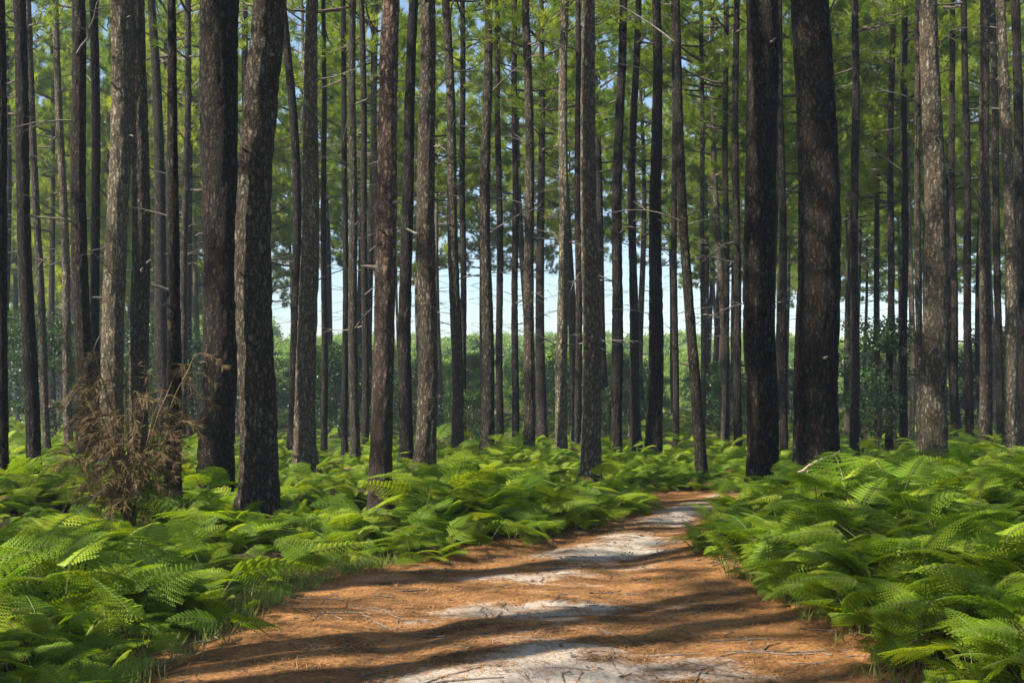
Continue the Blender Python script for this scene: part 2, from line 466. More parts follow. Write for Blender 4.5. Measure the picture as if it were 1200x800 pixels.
# ------------------------------------------------------------------ the pines
def pine_at(name, d, x_base, x_top, w_base, w_top, bark, label, mid=0.0, H=None, group=None, n_dead=0, crown_z=None, crown='open', seed=0):
    rng = np.random.default_rng(1000 + seed)
    X0 = (x_base - CXP) * d / FPX
    gz = tz(X0, d)
    z1 = EYE + HOR * d / FPX - gz                    # height that meets the top of the photograph
    zb = .6
    r0 = w_base * d / FPX / 2 / 1.04; r1 = w_top * d / FPX / 2
    H = H or rng.uniform(18.5, 21.5)
    dx = (x_top - x_base) * d / FPX
    m = mid * d / FPX
    ly = rng.normal(0, .012)
    ph = rng.uniform(0, 6.28)
    slope = dx / (z1 - zb)
    def centre(z):
        z = np.asarray(z, float); q = (z - zb) / (z1 - zb)
        qq = np.where(q < 1, q, 1 + .5 * (1 - np.exp(-(q - 1) * 1.0)))
        x = dx * qq + m * np.sin(np.clip(q, -.2, 1.0) * PI) + r0 * .18 * np.sin(z * .9 + ph) * np.clip(z / 2, 0, 1)
        y = ly * z + r0 * .18 * np.sin(z * .8 + ph * 2) * np.clip(z / 2, 0, 1)
        return x, y
    def radius(z):
        z = np.asarray(z, float)
        lo = r0 + (r1 - r0) * (z - zb) / (z1 - zb)
        hi = r1 + (.025 - r1) * np.clip((z - z1) / max(H - z1, 1), 0, 1) ** 1.15
        return np.maximum(np.where(z < z1, lo, hi), .015)
    t = thing('pine_tree', (X0, d, gz), label, 'pine', group)
    me = trunk_mesh('pine_trunk', BARK[bark], centre, radius, H, min(z1 + .3, H - 4), True, seed)
    tr = obj('trunk', me, t)
    cz = crown_z or (rng.uniform(12.5, 14) if d < 17 else rng.uniform(10.6, 11.8) if d < 26 else rng.uniform(8.9, 11.2))
    c0 = centre(np.array([cz])); ct = centre(np.array([H]))
    src = CROWN_OPEN if crown == 'open' else CROWN_FULL
    s = (H - cz) / (8.5 if crown == 'open' else 9.5)
    c = obj('crown', src[rng.integers(len(src))], t, (c0[0][0], c0[1][0], cz), (0, 0, rng.uniform(0, 6.28)), (rng.uniform(.9, 1.15), rng.uniform(.9, 1.15), s))
    if d < 21:
        for k in range(rng.integers(2, 5)):
            z = rng.uniform(1.4, min(z1, 7.5)); cc = centre(np.array([z])); az = rng.uniform(PI, 2 * PI) if rng.random() < .7 else rng.uniform(0, PI)
            rr = float(radius(np.array([z]))[0]) * .85
            obj('branch_stub', STUB[rng.integers(3)], tr, (cc[0][0] + math.cos(az) * rr, cc[1][0] + math.sin(az) * rr, z), (0, -rng.uniform(0, .5), az), rng.uniform(.5, 1.1))
    lo_z = max(2.2, z1 * .22)
    for k in range(n_dead):
        z = rng.uniform(lo_z, min(cz + .5, z1 * 1.05)); cc = centre(np.array([z])); az = rng.uniform(0, 6.28)
        if rng.random() < .6: az = rng.choice([0, PI]) + rng.normal(0, .5)
        rr = float(radius(np.array([z]))[0]) * .8
        obj('dead_branch', DEAD_MESH[rng.integers(8)], tr, (cc[0][0] + math.cos(az) * rr, cc[1][0] + math.sin(az) * rr, z),
            (rng.normal(0, .3), -rng.uniform(-.2, .4), az), rng.uniform(.6, 1.7) * min(1.0, d / 20))
    return t

# d, x_base, x_top, w_base, w_top, bark, mid bend (px), dead branches, label
PINES = [
 (15, 2, 0, 17, 14, 'dark', 0, 0, 'dark pine trunk cut off by the left edge of the photo'),
 (18, 39, 21, 17, 14, 'dark', 0, 3, 'dark pine leaning left, second trunk in from the left edge'),
 (27, 55, 36, 9, 8, 'grey', 0, 3, 'thin grey pine just right of the dark leaning trunk near the left edge'),
 (27, 80, 64, 11, 7, 'pale', 3, 4, 'thin pine with pale lit foot rising from the ferns left of the dead brown bush'),
 (18, 99, 90, 21, 15, 'dark', 0, 3, 'blackish pine directly left of the broad sunlit trunk behind the dead bush'),
 (22, 113, 111, 11, 10, 'dark', 0, 3, 'narrow dark pine squeezed between the blackish trunk and the sunlit one behind the dead bush'),
 (18, 130, 145, 27, 23, 'pale', 3, 1, 'broad pale pine lit on its left side, rising behind the dead brown bush'),
 (19, 163, 164, 23, 18, 'grey', 2, 1, 'grey pine immediately right of the broad pale one behind the dead brown bush'),
 (12.3, 203, 203, 20, 9, 'dark', 3, 2, 'slim black pine whose foot stands right beside the dead brown bush'),
 (28, 213, 219, 9, 7, 'grey', 0, 4, 'thin pine crossing behind the slim black pine next to the dead bush'),
 (14.6, 253, 260, 42, 44, 'dark', 0, 0, 'thick dark pine, left one of the two big trunks standing close together'),
 (12.9, 302, 314, 45, 38, 'grey', -8, 0, 'thickest scaly pine, right one of the two big trunks standing close together'),
 (25, 342, 332, 12, 9, 'dark', 11, 3, 'thin bowed dark pine curving out from behind the thickest scaly trunk'),
 (20, 358, 369, 27, 14, 'pale', -1, 3, 'olive-lit pine with a wide foot between the thickest trunk and the rusty one'),
 (30, 380, 380, 8, 5, 'dark', 0, 5, 'thin dark pine touching the right side of the olive-lit wide-footed one'),
 (29, 404, 402, 8, 6, 'dark', 2, 5, 'very thin dark pine midway between the olive-lit trunk and the rusty one'),
 (26, 416, 413, 12, 8, 'grey', -2, 5, 'thin grey pine a little left of the rusty brown trunk'),
 (28, 428, 426, 9, 6, 'dark', 1, 4, 'thin dark pine nearly touching the left side of the rusty brown trunk'),
 (12.6, 446, 459, 27, 21, 'rust', -3, 0, 'rusty brown pine standing at the left verge of the sandy track'),
 (23, 476, 486, 17, 11, 'dark', -5, 2, 'greenish dark pine just right of the rusty brown trunk'),
 (19.5, 498, 499, 26, 17, 'grey', 3, 2, 'grey pine with a broad pale foot, second to the right of the rusty trunk'),
 (27, 536, 523, 15, 9, 'grey', 2, 6, 'slender pine with a light foot, next right of the grey broad-footed trunk'),
 (33, 543, 542, 8, 6, 'dark', 0, 6, 'thin dark pine close behind the slender light-footed one, right of the grey trunk'),
 (26, 571, 572, 17, 9, 'grey', -2, 5, 'straight dark-topped pine in the middle of the bright gap, left of a thin twin'),
 (32, 586, 582, 9, 6, 'dark', 1, 6, 'thin twin close to the right side of the straight dark-topped pine'),
 (33, 604, 603, 9, 6, 'dark', 0, 6, 'thin dark pine left of the open bright patch of sky in the middle'),
 (26, 620, 617, 14, 9, 'grey', 2, 5, 'straight slim pine bordering the left side of the brightest patch of sky'),
 (25, 658, 662, 15, 9, 'pale', 0, 5, 'slim pine with a sunlit beige foot bordering the right side of the brightest sky patch'),
 (31, 678, 677, 9, 6, 'dark', 0, 5, 'thin dark pine hidden half behind the stout trunk near the bend of the track'),
 (17.6, 692, 688, 25, 15, 'pale', 2, 2, 'stout grey-brown pine standing in the ferns at the middle, left of the track bend'),  # pale bark stands in for sunlight on this trunk
 (27, 722, 730, 15, 9, 'dark', -2, 5, 'dark pine a short way right of the stout trunk in the ferns'),
 (30, 746, 748, 12, 7, 'dark', -6, 5, 'slightly bowed thin pine between the dark one and the light-topped one in the centre right'),
 (24, 766, 770, 20, 10, 'dark', 2, 5, 'pine with a pale upper stem and wide dark foot, left of the curved slim pine'),
 (32, 792, 788, 8, 6, 'dark', -1, 6, 'thin straight dark pine just left of the curved slim pine by the track end'),
 (19, 820, 792, 14, 8, 'dark', -4, 4, 'curved slim pine leaning left above the far end of the track'),
 (36, 824, 822, 6, 5, 'grey', 0, 7, 'hair-thin grey pine with bare twigs behind the curved slim pine'),
 (33, 851, 850, 8, 6, 'dark', 0, 7, 'thin pine with many bare side twigs left of the black thick trunk by the track'),
 (27, 865, 861, 10, 7, 'dark', -1, 6, 'thin dark pine almost touching the left side of the black thick trunk by the track'),
 (15.6, 894, 888, 38, 37, 'dark', 0, 0, 'thick straight black pine at the right side of the track end'),
 (24, 919, 912, 10, 7, 'dark', 0, 3, 'thin dark pine in the slot between the two thick trunks right of the track'),
 (14, 958, 951, 54, 43, 'dark', 0, 0, 'massive scaly pine, the broadest trunk standing in the ferns right of the track'),
 (29, 1001, 1003, 11, 8, 'dark', 0, 4, 'dark pine just right of the massive scaly trunk, beside the tangled shrub'),
 (31, 1042, 1040, 9, 6, 'dark', 0, 4, 'thin dark pine rising through the dark tangled shrub on the right'),
 (30, 1059, 1061, 10, 7, 'dark', 0, 4, 'thin dark pine between the tangled shrub and the tall beige sunlit trunk'),
 (24, 1078, 1071, 9, 6, 'grey', -1, 3, 'thin grey companion hugging the left side of the tall beige sunlit trunk'),
 (16.5, 1095, 1087, 31, 20, 'pale', 1, 0, 'tall beige pine brightly lit along its left side, rising from the right ferns'),
 (29, 1119, 1117, 9, 6, 'dark', 0, 4, 'thin dark pine just right of the tall beige sunlit trunk'),
 (27, 1136, 1131, 10, 7, 'dark', 0, 4, 'dark slim pine midway between the tall beige trunk and the light-footed one at right'),
 (23, 1155, 1150, 15, 10, 'grey', 0, 3, 'grey pine just left of the light-footed trunk near the right edge'),
 (19, 1184, 1172, 17, 10, 'pale', 4, 2, 'slim pine with a light yellowish foot close to the right edge'),
 (28, 1172, 1164, 9, 7, 'dark', 0, 3, 'thin dark pine behind the light-footed trunk close to the right edge'),
 (24, 1201, 1196, 13, 10, 'dark', 0, 2, 'dark pine half cut off by the right edge of the photo'),
]
POS = []
for k, (d, xb, xt, wb, wt, bark, mid, nd, lab) in enumerate(PINES):
    pine_at('pine_tree', d, xb, xt, wb, wt, bark, lab, mid, None, 'tall maritime pines of the wood', nd, None, 'open' if d < 34 else 'full', k)
    POS.append(((xb - CXP) * d / FPX, d))

# --- farther pines: a few trunk shapes shared by many
def far_trunk(seed, bark):
    rng = np.random.default_rng(seed)
    H = 20.0; r0 = rng.uniform(.12, .18); ph = rng.uniform(0, 6); sl = rng.normal(-.006, .012); amp = rng.uniform(.03, .12)
    def centre(z): return sl * z + amp * np.sin(z * .35 + ph) * np.clip(z / 3, 0, 1), amp * np.cos(z * .3 + ph) * np.clip(z / 3, 0, 1)
    def radius(z): return np.maximum(r0 * (1 - np.clip(z, 0, 30) / 22.5) ** .8, .02)
    ex = []
    for k in range(rng.integers(9, 15)):
        z = rng.uniform(4, 11); az = rng.choice([0, PI]) + rng.normal(0, .8); L = rng.uniform(.5, 1.7); c = centre(np.array([z]))
        ca, sa = math.cos(az), math.sin(az)
        for v, f in dead_branch_parts(rng, L):
            w = np.stack([v[:, 0] * ca - v[:, 1] * sa + c[0][0], v[:, 0] * sa + v[:, 1] * ca + c[1][0], v[:, 2] + z], 1)
            ex.append((w, f))
    c = centre(np.array([10.5]))
    return trunk_mesh('far_pine_trunk', BARK[bark], centre, radius, H, 10, False, seed, ex), (c[0][0], c[1][0])
FAR = [far_trunk(300 + k, b) for k, b in enumerate(['dark', 'grey', 'dark', 'pale', 'grey', 'dark', 'pale', 'dark'])]

def far_pine(x, y, label, group, rng, cz=10.5, full=True, sc=1.0, wr=(.85, 1.25)):
    gz = tz(x, y)
    t = thing('pine_tree', (x, y, gz), label, 'pine', group, 0)
    me, c = FAR[rng.integers(len(FAR))]
    rz = rng.normal(0, .3)
    h = sc * rng.uniform(.94, 1.1)
    obj('trunk', me, t, None, (0, 0, rz), (rng.uniform(*wr),) * 2 + (h,))
    src = CROWN_FULL if full else CROWN_OPEN
    cs, sn = math.cos(rz), math.sin(rz)
    top = 20.0 * h; base = cz * h
    obj('crown', src[rng.integers(len(src))], t, (c[0] * cs - c[1] * sn, c[0] * sn + c[1] * cs, base), (0, 0, rng.uniform(0, 6.28)),
        (rng.uniform(.9, 1.2), rng.uniform(.9, 1.2), (top - base + .3) / (9.5 if full else 8.5)))
    return t

GAPS = [(-400, 115, 'left of the broad pale trunk'),
        (115, 232, 'between the broad pale trunk and the two big dark trunks'),
        (232, 345, 'behind and beside the two big dark trunks'),
        (345, 446, 'between the olive-lit trunk and the rusty one'),
        (446, 512, 'around the grey broad-footed trunk'),
        (512, 640, 'left of the brightest sky patch'),
        (640, 705, 'close to the stout trunk in the middle ferns'),
        (705, 780, 'between the stout middle trunk and the wide dark foot'),
        (780, 894, 'between the curved slim pine and the black thick trunk'),
        (894, 985, 'beside the massive scaly trunk on the right'),
        (985, 1095, 'between the massive scaly trunk and the tall beige one'),
        (1095, 1700, 'right of the tall beige sunlit trunk')]
def gap_label(px):
    for a, b, l in GAPS:
        if a <= px < b: return l

rng = np.random.default_rng(5)
def scatter(n, d0, d1, px0, px1, mind, keep=None):
    got = []
    for _ in range(n * 40):
        d = math.sqrt(rng.uniform(d0 * d0, d1 * d1)); px = rng.uniform(px0, px1); x = (px - CXP) * d / FPX
        if keep and not keep(px, d): continue
        if d < 60 and abs(x - path_c(d)) < 1.6: continue
        if all((x - a) ** 2 + (d - b) ** 2 > mind * mind for a, b in POS):
            POS.append((x, d)); got.append((x, d, px))
            if len(got) >= n: break
    return got
far = scatter(78, 31, 72, -60, 1260, 2.5, lambda px, d: not (505 < px < 870) or rng.random() < .32)
far += scatter(14, 64, 80, 330, 890, 2.4)
far += scatter(40, 50, 110, -60, 235, 2.4) + scatter(24, 50, 105, 900, 1260, 2.4)
for x, d, px in far:
    side = px < 330
    cz = (rng.uniform(8.2, 10.8) if d < 62 else rng.uniform(8.8, 10.2)) if not (side and d > 45) else rng.uniform(5.0, 9.5)
    l = gap_label(px)
    far_pine(x, d, 'distant pine in far rows ' + l, 'far pines ' + l, rng, cz, d > 36)

# --- pines beyond the left edge of the photograph: they stand on the sunny side and throw the bars of shade over the track
rng = np.random.default_rng(21)
n = 0
for _ in range(4000):
    x, y = (rng.uniform(-11, -2.4), rng.uniform(-4, 14)) if n < 21 else (rng.uniform(-27, -11), rng.uniform(-9, 22))
    if x > -(.47 * max(y, 0) + 1.9): continue
    if all((x - a) ** 2 + (y - b) ** 2 > (1.8 if x > -11 else 5.3) ** 2 for a, b in POS):
        POS.append((x, y)); n += 1
        far_pine(x, y, 'tall pine outside the view, on the sunny side left of the track', 'pines outside the view left of the track', rng, rng.uniform(8.6, 11.3), False, 1.0, (.6, 1.7))
        if n >= 32: break

# ------------------------------------------------------------------ bracken
def frond_verts(rng, L=.62, petiole=.5, lean=.35, tip=-.25, npair=11, wid=.5):
    """a bracken frond: a stalk that rises and bends over into a flat, triangular, twice-divided blade."""
    mb = MB()
    # axis: stalk then blade
    ns = 6; ts = np.linspace(0, 1, ns)
    stalk = np.stack([lean * petiole * ts ** 1.6, 0 * ts, petiole * ts], 1)
    nb = 10; tb = np.linspace(0, 1, nb)
    a0 = rng.uniform(.1, .95); ang = a0 + (tip - a0) * tb
    st = L / (nb - 1)
    bx = np.concatenate([[0], np.cumsum(np.cos(ang[:-1]) * st)]); bz = np.concatenate([[0], np.cumsum(np.sin(ang[:-1]) * st)])
    sway = rng.normal(0, .06)
    blade = np.stack([stalk[-1, 0] + bx, sway * tb ** 2 * L, petiole + bz], 1)
    axis = np.concatenate([stalk, blade[1:]])
    k = len(axis)
    mb.add(*tube(axis, np.linspace(.0055, .0012, k), 4), 1)
    V = []; 
    roll = rng.normal(0, .38)
    for i in range(npair):
        u = (i + .3) / npair
        P = np.array([np.interp(u, tb, blade[:, c]) for c in range(3)])
        an = float(np.interp(u, tb, ang))
        T = np.array([math.cos(an), 2 * sway * u, math.sin(an)]); T /= np.linalg.norm(T)
        Nn = np.array([-math.sin(an), 0, math.cos(an)])
        S = np.cross(Nn, T)
        pl = wid * L * (1 - u) ** .85 * (1.0 if i else .92) * rng.uniform(.88, 1.08)
        if pl < .015: continue
        for sd in (-1, 1):
            rl = roll * sd
            D = S * sd * math.cos(rl) + Nn * math.sin(rl) + T * (.32 + .25 * u); D /= np.linalg.norm(D)
            nn = np.cross(D, T) * sd; nn /= max(np.linalg.norm(nn), 1e-6)
            if nn[2] < 0: nn = -nn
            E = np.cross(nn, D)
            droop = rng.uniform(.08, .28)
            m = max(3, int(pl / .02))
            q = (np.arange(m) + .4) / m
            c = P + D * (pl * q)[:, None] - nn * (droop * pl * q ** 2)[:, None]
            ll = (.20 * pl + .012) * (1 - q) ** .8 + .006
            w = .55 * pl / m
            for s2 in (-1, 1):
                dd = E * s2 + D * .45; dd /= np.linalg.norm(dd)
                tipv = c + dd * ll[:, None] - nn * (ll * .22)[:, None]
                midv = c + dd * (ll * .55)[:, None]
                V.append(np.stack([c - D * w * .8, midv - D * w * .75, tipv, midv + D * w], 1))
    Q = np.concatenate(V).reshape(-1, 3)
    mb.add(Q, np.arange(len(Q)).reshape(-1, 4), 0)
    return mb

FROND = []; FROND_DEAD = []; LOW = range(0, 6); TALL = range(6, 12); NF = 12
for k in range(NF):
    r = np.random.default_rng(500 + k)
    mb = frond_verts(r, r.uniform(.34, .56), (r.uniform(.08, .26) if k < 6 else r.uniform(.26, .55)), r.uniform(.15, .6), r.uniform(-.5, -.02), int(r.integers(12, 16)), r.uniform(.42, .58))
    FROND.append(mb.mesh('bracken_frond', [M_FERN, M_FERN_STEM]))
for k in range(3):
    r = np.random.default_rng(560 + k)
    mb = frond_verts(r, r.uniform(.45, .6), r.uniform(.12, .3), r.uniform(.6, 1.1), r.uniform(-1.3, -.8), 11, .4)
    FROND_DEAD.append(mb.mesh('dead_bracken_frond', [M_FERN_DEAD, M_FERN_DEAD]))

src = bpy.data.collections.new('bracken_source')
for k, m in enumerate(FROND + FROND_DEAD):
    o = bpy.data.objects.new('bracken_frond_%02d' % k, m); src.objects.link(o)

def instancer(name, coll, pts, rot, scale, idx):
    me = bpy.data.meshes.new(name); me.vertices.add(len(pts)); me.vertices.foreach_set('co', np.asarray(pts, np.float32).ravel())
    a = me.attributes.new('rot', 'FLOAT_VECTOR', 'POINT'); a.data.foreach_set('vector', np.asarray(rot, np.float32).ravel())
    a = me.attributes.new('scl', 'FLOAT', 'POINT'); a.data.foreach_set('value', np.asarray(scale, np.float32))
    a = me.attributes.new('idx', 'INT', 'POINT'); a.data.foreach_set('value', np.asarray(idx, np.int32))
    o = obj(name, me)
    ng = bpy.data.node_groups.new(name + '_nodes', 'GeometryNodeTree')
    ng.interface.new_socket('Geometry', in_out='INPUT', socket_type='NodeSocketGeometry')
    ng.interface.new_socket('Geometry', in_out='OUTPUT', socket_type='NodeSocketGeometry')
    N = ng.nodes; gi = N.new('NodeGroupInput'); go = N.new('NodeGroupOutput')
    ci = N.new('GeometryNodeCollectionInfo'); ci.inputs['Collection'].default_value = coll
    ci.inputs['Separate Children'].default_value = True; ci.inputs['Reset Children'].default_value = True
    ip = N.new('GeometryNodeInstanceOnPoints'); ip.inputs['Pick Instance'].default_value = True
    def na(n, t):
        d = N.new('GeometryNodeInputNamedAttribute'); d.data_type = t; d.inputs['Name'].default_value = n; return d.outputs['Attribute']
    L = ng.links.new
    L(gi.outputs[0], ip.inputs['Points']); L(ci.outputs[0], ip.inputs['Instance'])
    L(na('rot', 'FLOAT_VECTOR'), ip.inputs['Rotation']); L(na('scl', 'FLOAT'), ip.inputs['Scale']); L(na('idx', 'INT'), ip.inputs['Instance Index'])
    L(ip.outputs[0], go.inputs[0])
    md = o.modifiers.new('scatter', 'NODES'); md.node_group = ng
    return o

def bracken_field(name, label, side, seed):
    rng = np.random.default_rng(seed)
    pts, rot, scl, idx = [], [], [], []
    n_c = 90000
    cy_ = np.where(rng.random(n_c) < .60, 5.2 + 23 * rng.random(n_c) ** 1.25, np.sqrt(rng.uniform(22 ** 2, 92 ** 2, n_c)))
    cx_ = rng.uniform(-1, 1, n_c) * (.52 * cy_ + 1.2)
    S = (cx_ - path_c(cy_)) * side - path_w(cy_)
    S = np.where((cy_ > 17.5) & (S < .5) & (cy_ < 24), .6, S)
    thr = .12 - (.5 * smoothstep(9.4, 10.6, cy_) * (1 - smoothstep(14, 16, cy_)) if side < 0 else .35 * smoothstep(8.6, 9.6, cy_) * (1 - smoothstep(12, 13, cy_)))
    one = np.ones(n_c)
    CL = vnoise(np.stack([cx_ * .55, cy_ * .55, one * seed], 1)); CL2 = vnoise(np.stack([cx_ * 1.3, cy_ * 1.3, one * (7.7 + seed)], 1))
    D = np.minimum(1, np.where((side < 0) & (cy_ > 9.4) & (cy_ < 15), .7, .3) + np.maximum(S, 0) * .9) * (.75 + .55 * CL) * np.where(cy_ < 15, 1, .85)
    ok = (S > thr) & ~((CL2 < -.5) & (cy_ < 11)) & (rng.random(n_c) < D)
    ZT = terrain(cx_, cy_)
    for q in np.nonzero(ok)[0]:
        x, y, z, s, cl = float(cx_[q]), float(cy_[q]), float(ZT[q]), float(S[q]), float(CL[q])
        h = rng.uniform(.8, 1.15) * (1.0 + .30 * cl) * (1 if y < 13 else max(.6, 1 - (y - 13) * .06) if y < 24 else .8) * (.72 + .28 * max(0, min(1, s / .8)))
        if side < 0 and x < -1.0 and 8 < y < 13.4: h *= .72 if 9 < y < 12.8 else .9
        elif side < 0: h *= 1.08
        lowf = ((.97 if x < -1.0 and 9 < y < 12.8 else .66) if side < 0 else (.45 if y < 12.5 else .8)) if y < 15 else .85
        n = rng.integers(2, 6); a0 = rng.uniform(0, 6.28)
        for k in range(n):
            dead = s > .5 and rng.random() < .06
            pts.append((x + rng.normal(0, .04), y + rng.normal(0, .04), z - .02))
            rot.append((rng.normal(0, .2), rng.normal(0, .2), a0 + k * 6.28 / n + rng.normal(0, .4)))
            scl.append(h * (1.4 if y > 22 else 1) * rng.uniform(.6, 1.0) * (.9 if dead else 1)); idx.append(NF + rng.integers(3) if dead else (rng.integers(6) if rng.random() < lowf else 6 + rng.integers(6)))
        if len(pts) > (19500 if side < 0 else 17000): break
    o = instancer(name, src, pts, rot, scl, idx)
    return tag(o, label, None, None, 'stuff')
bracken_field('bracken_undergrowth', 'green bracken carpet filling the wood floor left of the track', -1, 31)
bracken_field('bracken_undergrowth', 'sunlit bracken bank along the right side of the track', 1, 32)

# --- single bracken plants that can be told apart at the front
PLANTS = [  # px, py(foot), d, scale, frond directions (deg), label
 (120, 7.6, 1.0, (-20, 25, 200), 'bracken with two flat stacked fronds above the pale broken stalk, front left'),
 (250, 7.7, .95, (5, 170, 250), 'bracken with bright flat fronds reaching over the track edge, front left'),
 (265, 6.9, .55, (-30, 210), 'small low bracken at the left verge beside the orange needles'),
 (365, 9.3, .8, (30, 150, 280), 'yellowish arching bracken at the left verge, before the rusty pine'),
 (15, 8.3, 1.05, (10, 140, 260), 'bracken cut off by the left edge of the photo'),
 (230, 11.6, 1.1, (0, 80, 200, 290), 'bright bracken right of the dead brown bush, before the big dark trunk'),
 (430, 11.7, .9, (-30, 60, 210), 'bracken round the foot of the rusty brown pine'),
 (700, 14.0, .9, (0, 100, 220), 'bracken mound at the inner bend of the track below the stout trunk'),
 (560, 12.2, .9, (-60, 40, 180), 'bracken overhanging the left verge at mid track'),
 (1050, 7.2, .95, (175, 260, 40), 'bracken with a long pale frond pointing down to the track, right verge'),
 (880, 9.6, 1.0, (170, 230, 300, 60), 'broad shaded bracken overhanging the track from the right verge'),
 (1090, 6.3, .7, (150, 250, 20), 'dark low bracken in the bottom right corner, nearest to the track'),
 (1165, 6.6, .9, (120, 200, 300), 'bracken at the right edge with a bright horizontal frond, low down'),
 (1000, 9.4, 1.1, (190, 280, 90, 10), 'tall bracken in front of the massive scaly trunk'),
]
for k, (px, d, s, dirs, lab) in enumerate(PLANTS):
    x = (px - CXP) * d / FPX; r = np.random.default_rng(700 + k)
    t = thing('bracken_plant', (x, d, tz(x, d) - .02), lab, 'bracken', 'bracken plants at the verge')
    for a in dirs:
        obj('frond', FROND[r.integers(6) if px < 800 else r.integers(12)], t, None, (r.normal(0, .08), r.normal(0, .08), math.radians(a)), s * r.uniform(1.15, 1.4))

# ------------------------------------------------------------------ dead brown bush
def dead_shrub():
    r = np.random.default_rng(77); d = 11.6; x = (152 - CXP) * d / FPX
    t = thing('dead_shrub', (x, d, tz(x, d)), 'dead brown bush of dry drooping twigs beside the slim black pine on the left', 'bush')
    mb = MB(); tw = MB(); cents = []; axes = []
    for k in range(26):
        az = r.uniform(0, 6.28); L = r.uniform(1.1, 2.1); out = r.uniform(.15, .62)
        tt = np.linspace(0, 1, 9)
        pts = np.stack([np.cos(az) * out * tt ** 1.3, np.sin(az) * out * tt ** 1.3, L * tt - .2 * tt ** 3], 1)
        pts[:, :2] += np.cumsum(r.normal(0, .015, (9, 2)), 0)
        mb.add(*tube(pts, .016 * (1 - .8 * tt), 5))
        for q in r.uniform(.22, 1, 14):
            p = np.array([np.interp(q, tt, pts[:, c]) for c in range(3)])
            a2 = az + r.normal(0, 1.1); l = r.uniform(.15, .42)
            uu = np.linspace(0, 1, 6)
            pp = p + np.stack([np.cos(a2) * l * uu, np.sin(a2) * l * uu, .45 * l * uu - .75 * l * uu ** 2 * r.uniform(.5, 1.5)], 1)
            tw.add(*tube(pp, .004 * (1 - .7 * uu), 3))
            for w in (2, 3, 4, 5, 5):
                cents.append(pp[w]); axes.append(pp[w] - pp[w - 1] + np.array([0, 0, -.03]))
    v, f = blades(np.array(cents), np.array(axes), 8, .11, .0028, .6, r); tw.add(v, f)
    obj('stem', mb.mesh('dead_shrub_stem', [M_BROWN], True), t)
    obj('dry_foliage', tw.mesh('dead_shrub_foliage', [M_BROWN]), t)
dead_shrub()

# ------------------------------------------------------------------ broadleaf understorey
def leafy_mesh(seed, H, R, nclump, nleaf, leaf, mat, z0=.15):
    r = np.random.default_rng(seed); st = MB(); lf = MB()
    tt = np.linspace(0, 1, 7)
    trunk = np.stack([np.cumsum(r.normal(0, .04, 7)) * H * .3, np.cumsum(r.normal(0, .04, 7)) * H * .3, tt * H * .9], 1)
    st.add(*tube(trunk, (.012 * H + .01) * (1 - .8 * tt), 6))
    C = []; A = []
    for k in range(nclump):
        u = z0 + (1 - z0) * r.random() ** .8
        prof = math.sqrt(max(.05, 1 - ((u - .5) / .56) ** 2)) * r.uniform(.35, 1.05)
        az = r.uniform(0, 6.28); p0 = np.array([np.interp(u * .75, tt, trunk[:, c]) for c in range(3)])
        c = np.array([math.cos(az) * R * prof, math.sin(az) * R * prof, u * H])
        st.add(*tube(p0 + (c - p0) * np.linspace(0, 1, 4)[:, None], np.array([.012, .009, .006, .003]) * (H / 4), 4))
        rad = R * r.uniform(.16, .34)
        q = norm(r.normal(0, 1, (nleaf, 3))) * (rad * r.random((nleaf, 1)) ** .5) * np.array([1.2, 1.2, .7])
        C.append(c + q); A.append(norm(q) * .7 + r.normal(0, .5, (nleaf, 3)) + np.array([0, 0, -.15]))
    v, f = blades(np.concatenate(C), np.concatenate(A), 1, leaf, leaf * .28, .4, r)
    lf.add(v, f)
    return st.mesh('young_trunk', [M_LIMB], True), lf.mesh('young_crown', [mat])
YOUNG = [leafy_mesh(40 + k, 6.0, 2.4, 80, 170, .24, M_YOUNG) for k in range(4)]
SHRUB = [leafy_mesh(60 + k, 4.0, 1.5, 36, 110, .12, M_SHRUB, .2) for k in range(4)]

def leafy(name, kind, x, y, s, sz, label, cat, group, r):
    t = thing(name, (x, y, tz(x, y)), label, cat, group, r.uniform(0, 6.28))
    a, b = kind[r.integers(len(kind))]
    obj('trunk', a, t, None, None, (s, s, sz)); obj('crown', b, t, None, None, (s, s, sz))
    return t

r = np.random.default_rng(91)
for px, d, s, lab in [(1030, 31, .95, 'dark tangled evergreen shrub between the massive scaly trunk and the tall beige one'),
                      (548, 29, .45, 'low dark bush at the foot of the slender pines in the middle'),
                      (400, 36, .7, 'dark bush left of the rusty pine, far back between thin trunks'),
                      (190, 34, .95, 'dark shrub far back behind the slim black pine'),
                      (60, 33, 1.0, 'dark shrub far back between the leaning trunks at the left edge'),
                      (480, 44, .7, 'far dark bush behind the greenish dark pine'),
                      (850, 42, .7, 'far bush behind the thin pines left of the black thick trunk')]:
    x = (px - CXP) * d / FPX
    leafy('evergreen_shrub', SHRUB, x, d, s, s * r.uniform(.9, 1.2), lab, 'shrub', 'dark shrubs under the pines', r)

for k in range(34):
    px = r.uniform(-20, 1220); d = r.uniform(38, 74); x = (px - CXP) * d / FPX
    if any((x - a) ** 2 + (d - b) ** 2 < .5 for a, b in POS): continue
    s = r.uniform(.45, .85) * (1.5 if px < 330 or px > 985 else 1)
    l = gap_label(px)
    leafy('evergreen_shrub', SHRUB, x, d, s * 1.2, s, 'low dark bush far back, ' + l, 'shrub', 'far bushes ' + l, r)
for k in range(22):
    px = 335 + (880 - 335) * (k + r.uniform(.1, .9)) / 22; d = r.uniform(78, 100); x = (px - CXP) * d / FPX
    s = r.uniform(.42, .9)
    leafy('young_tree', YOUNG, x, d, s * 1.1, s, 'light green young tree at the sunlit far edge of the pine wood', 'young tree', 'young trees at the sunlit far edge', r)

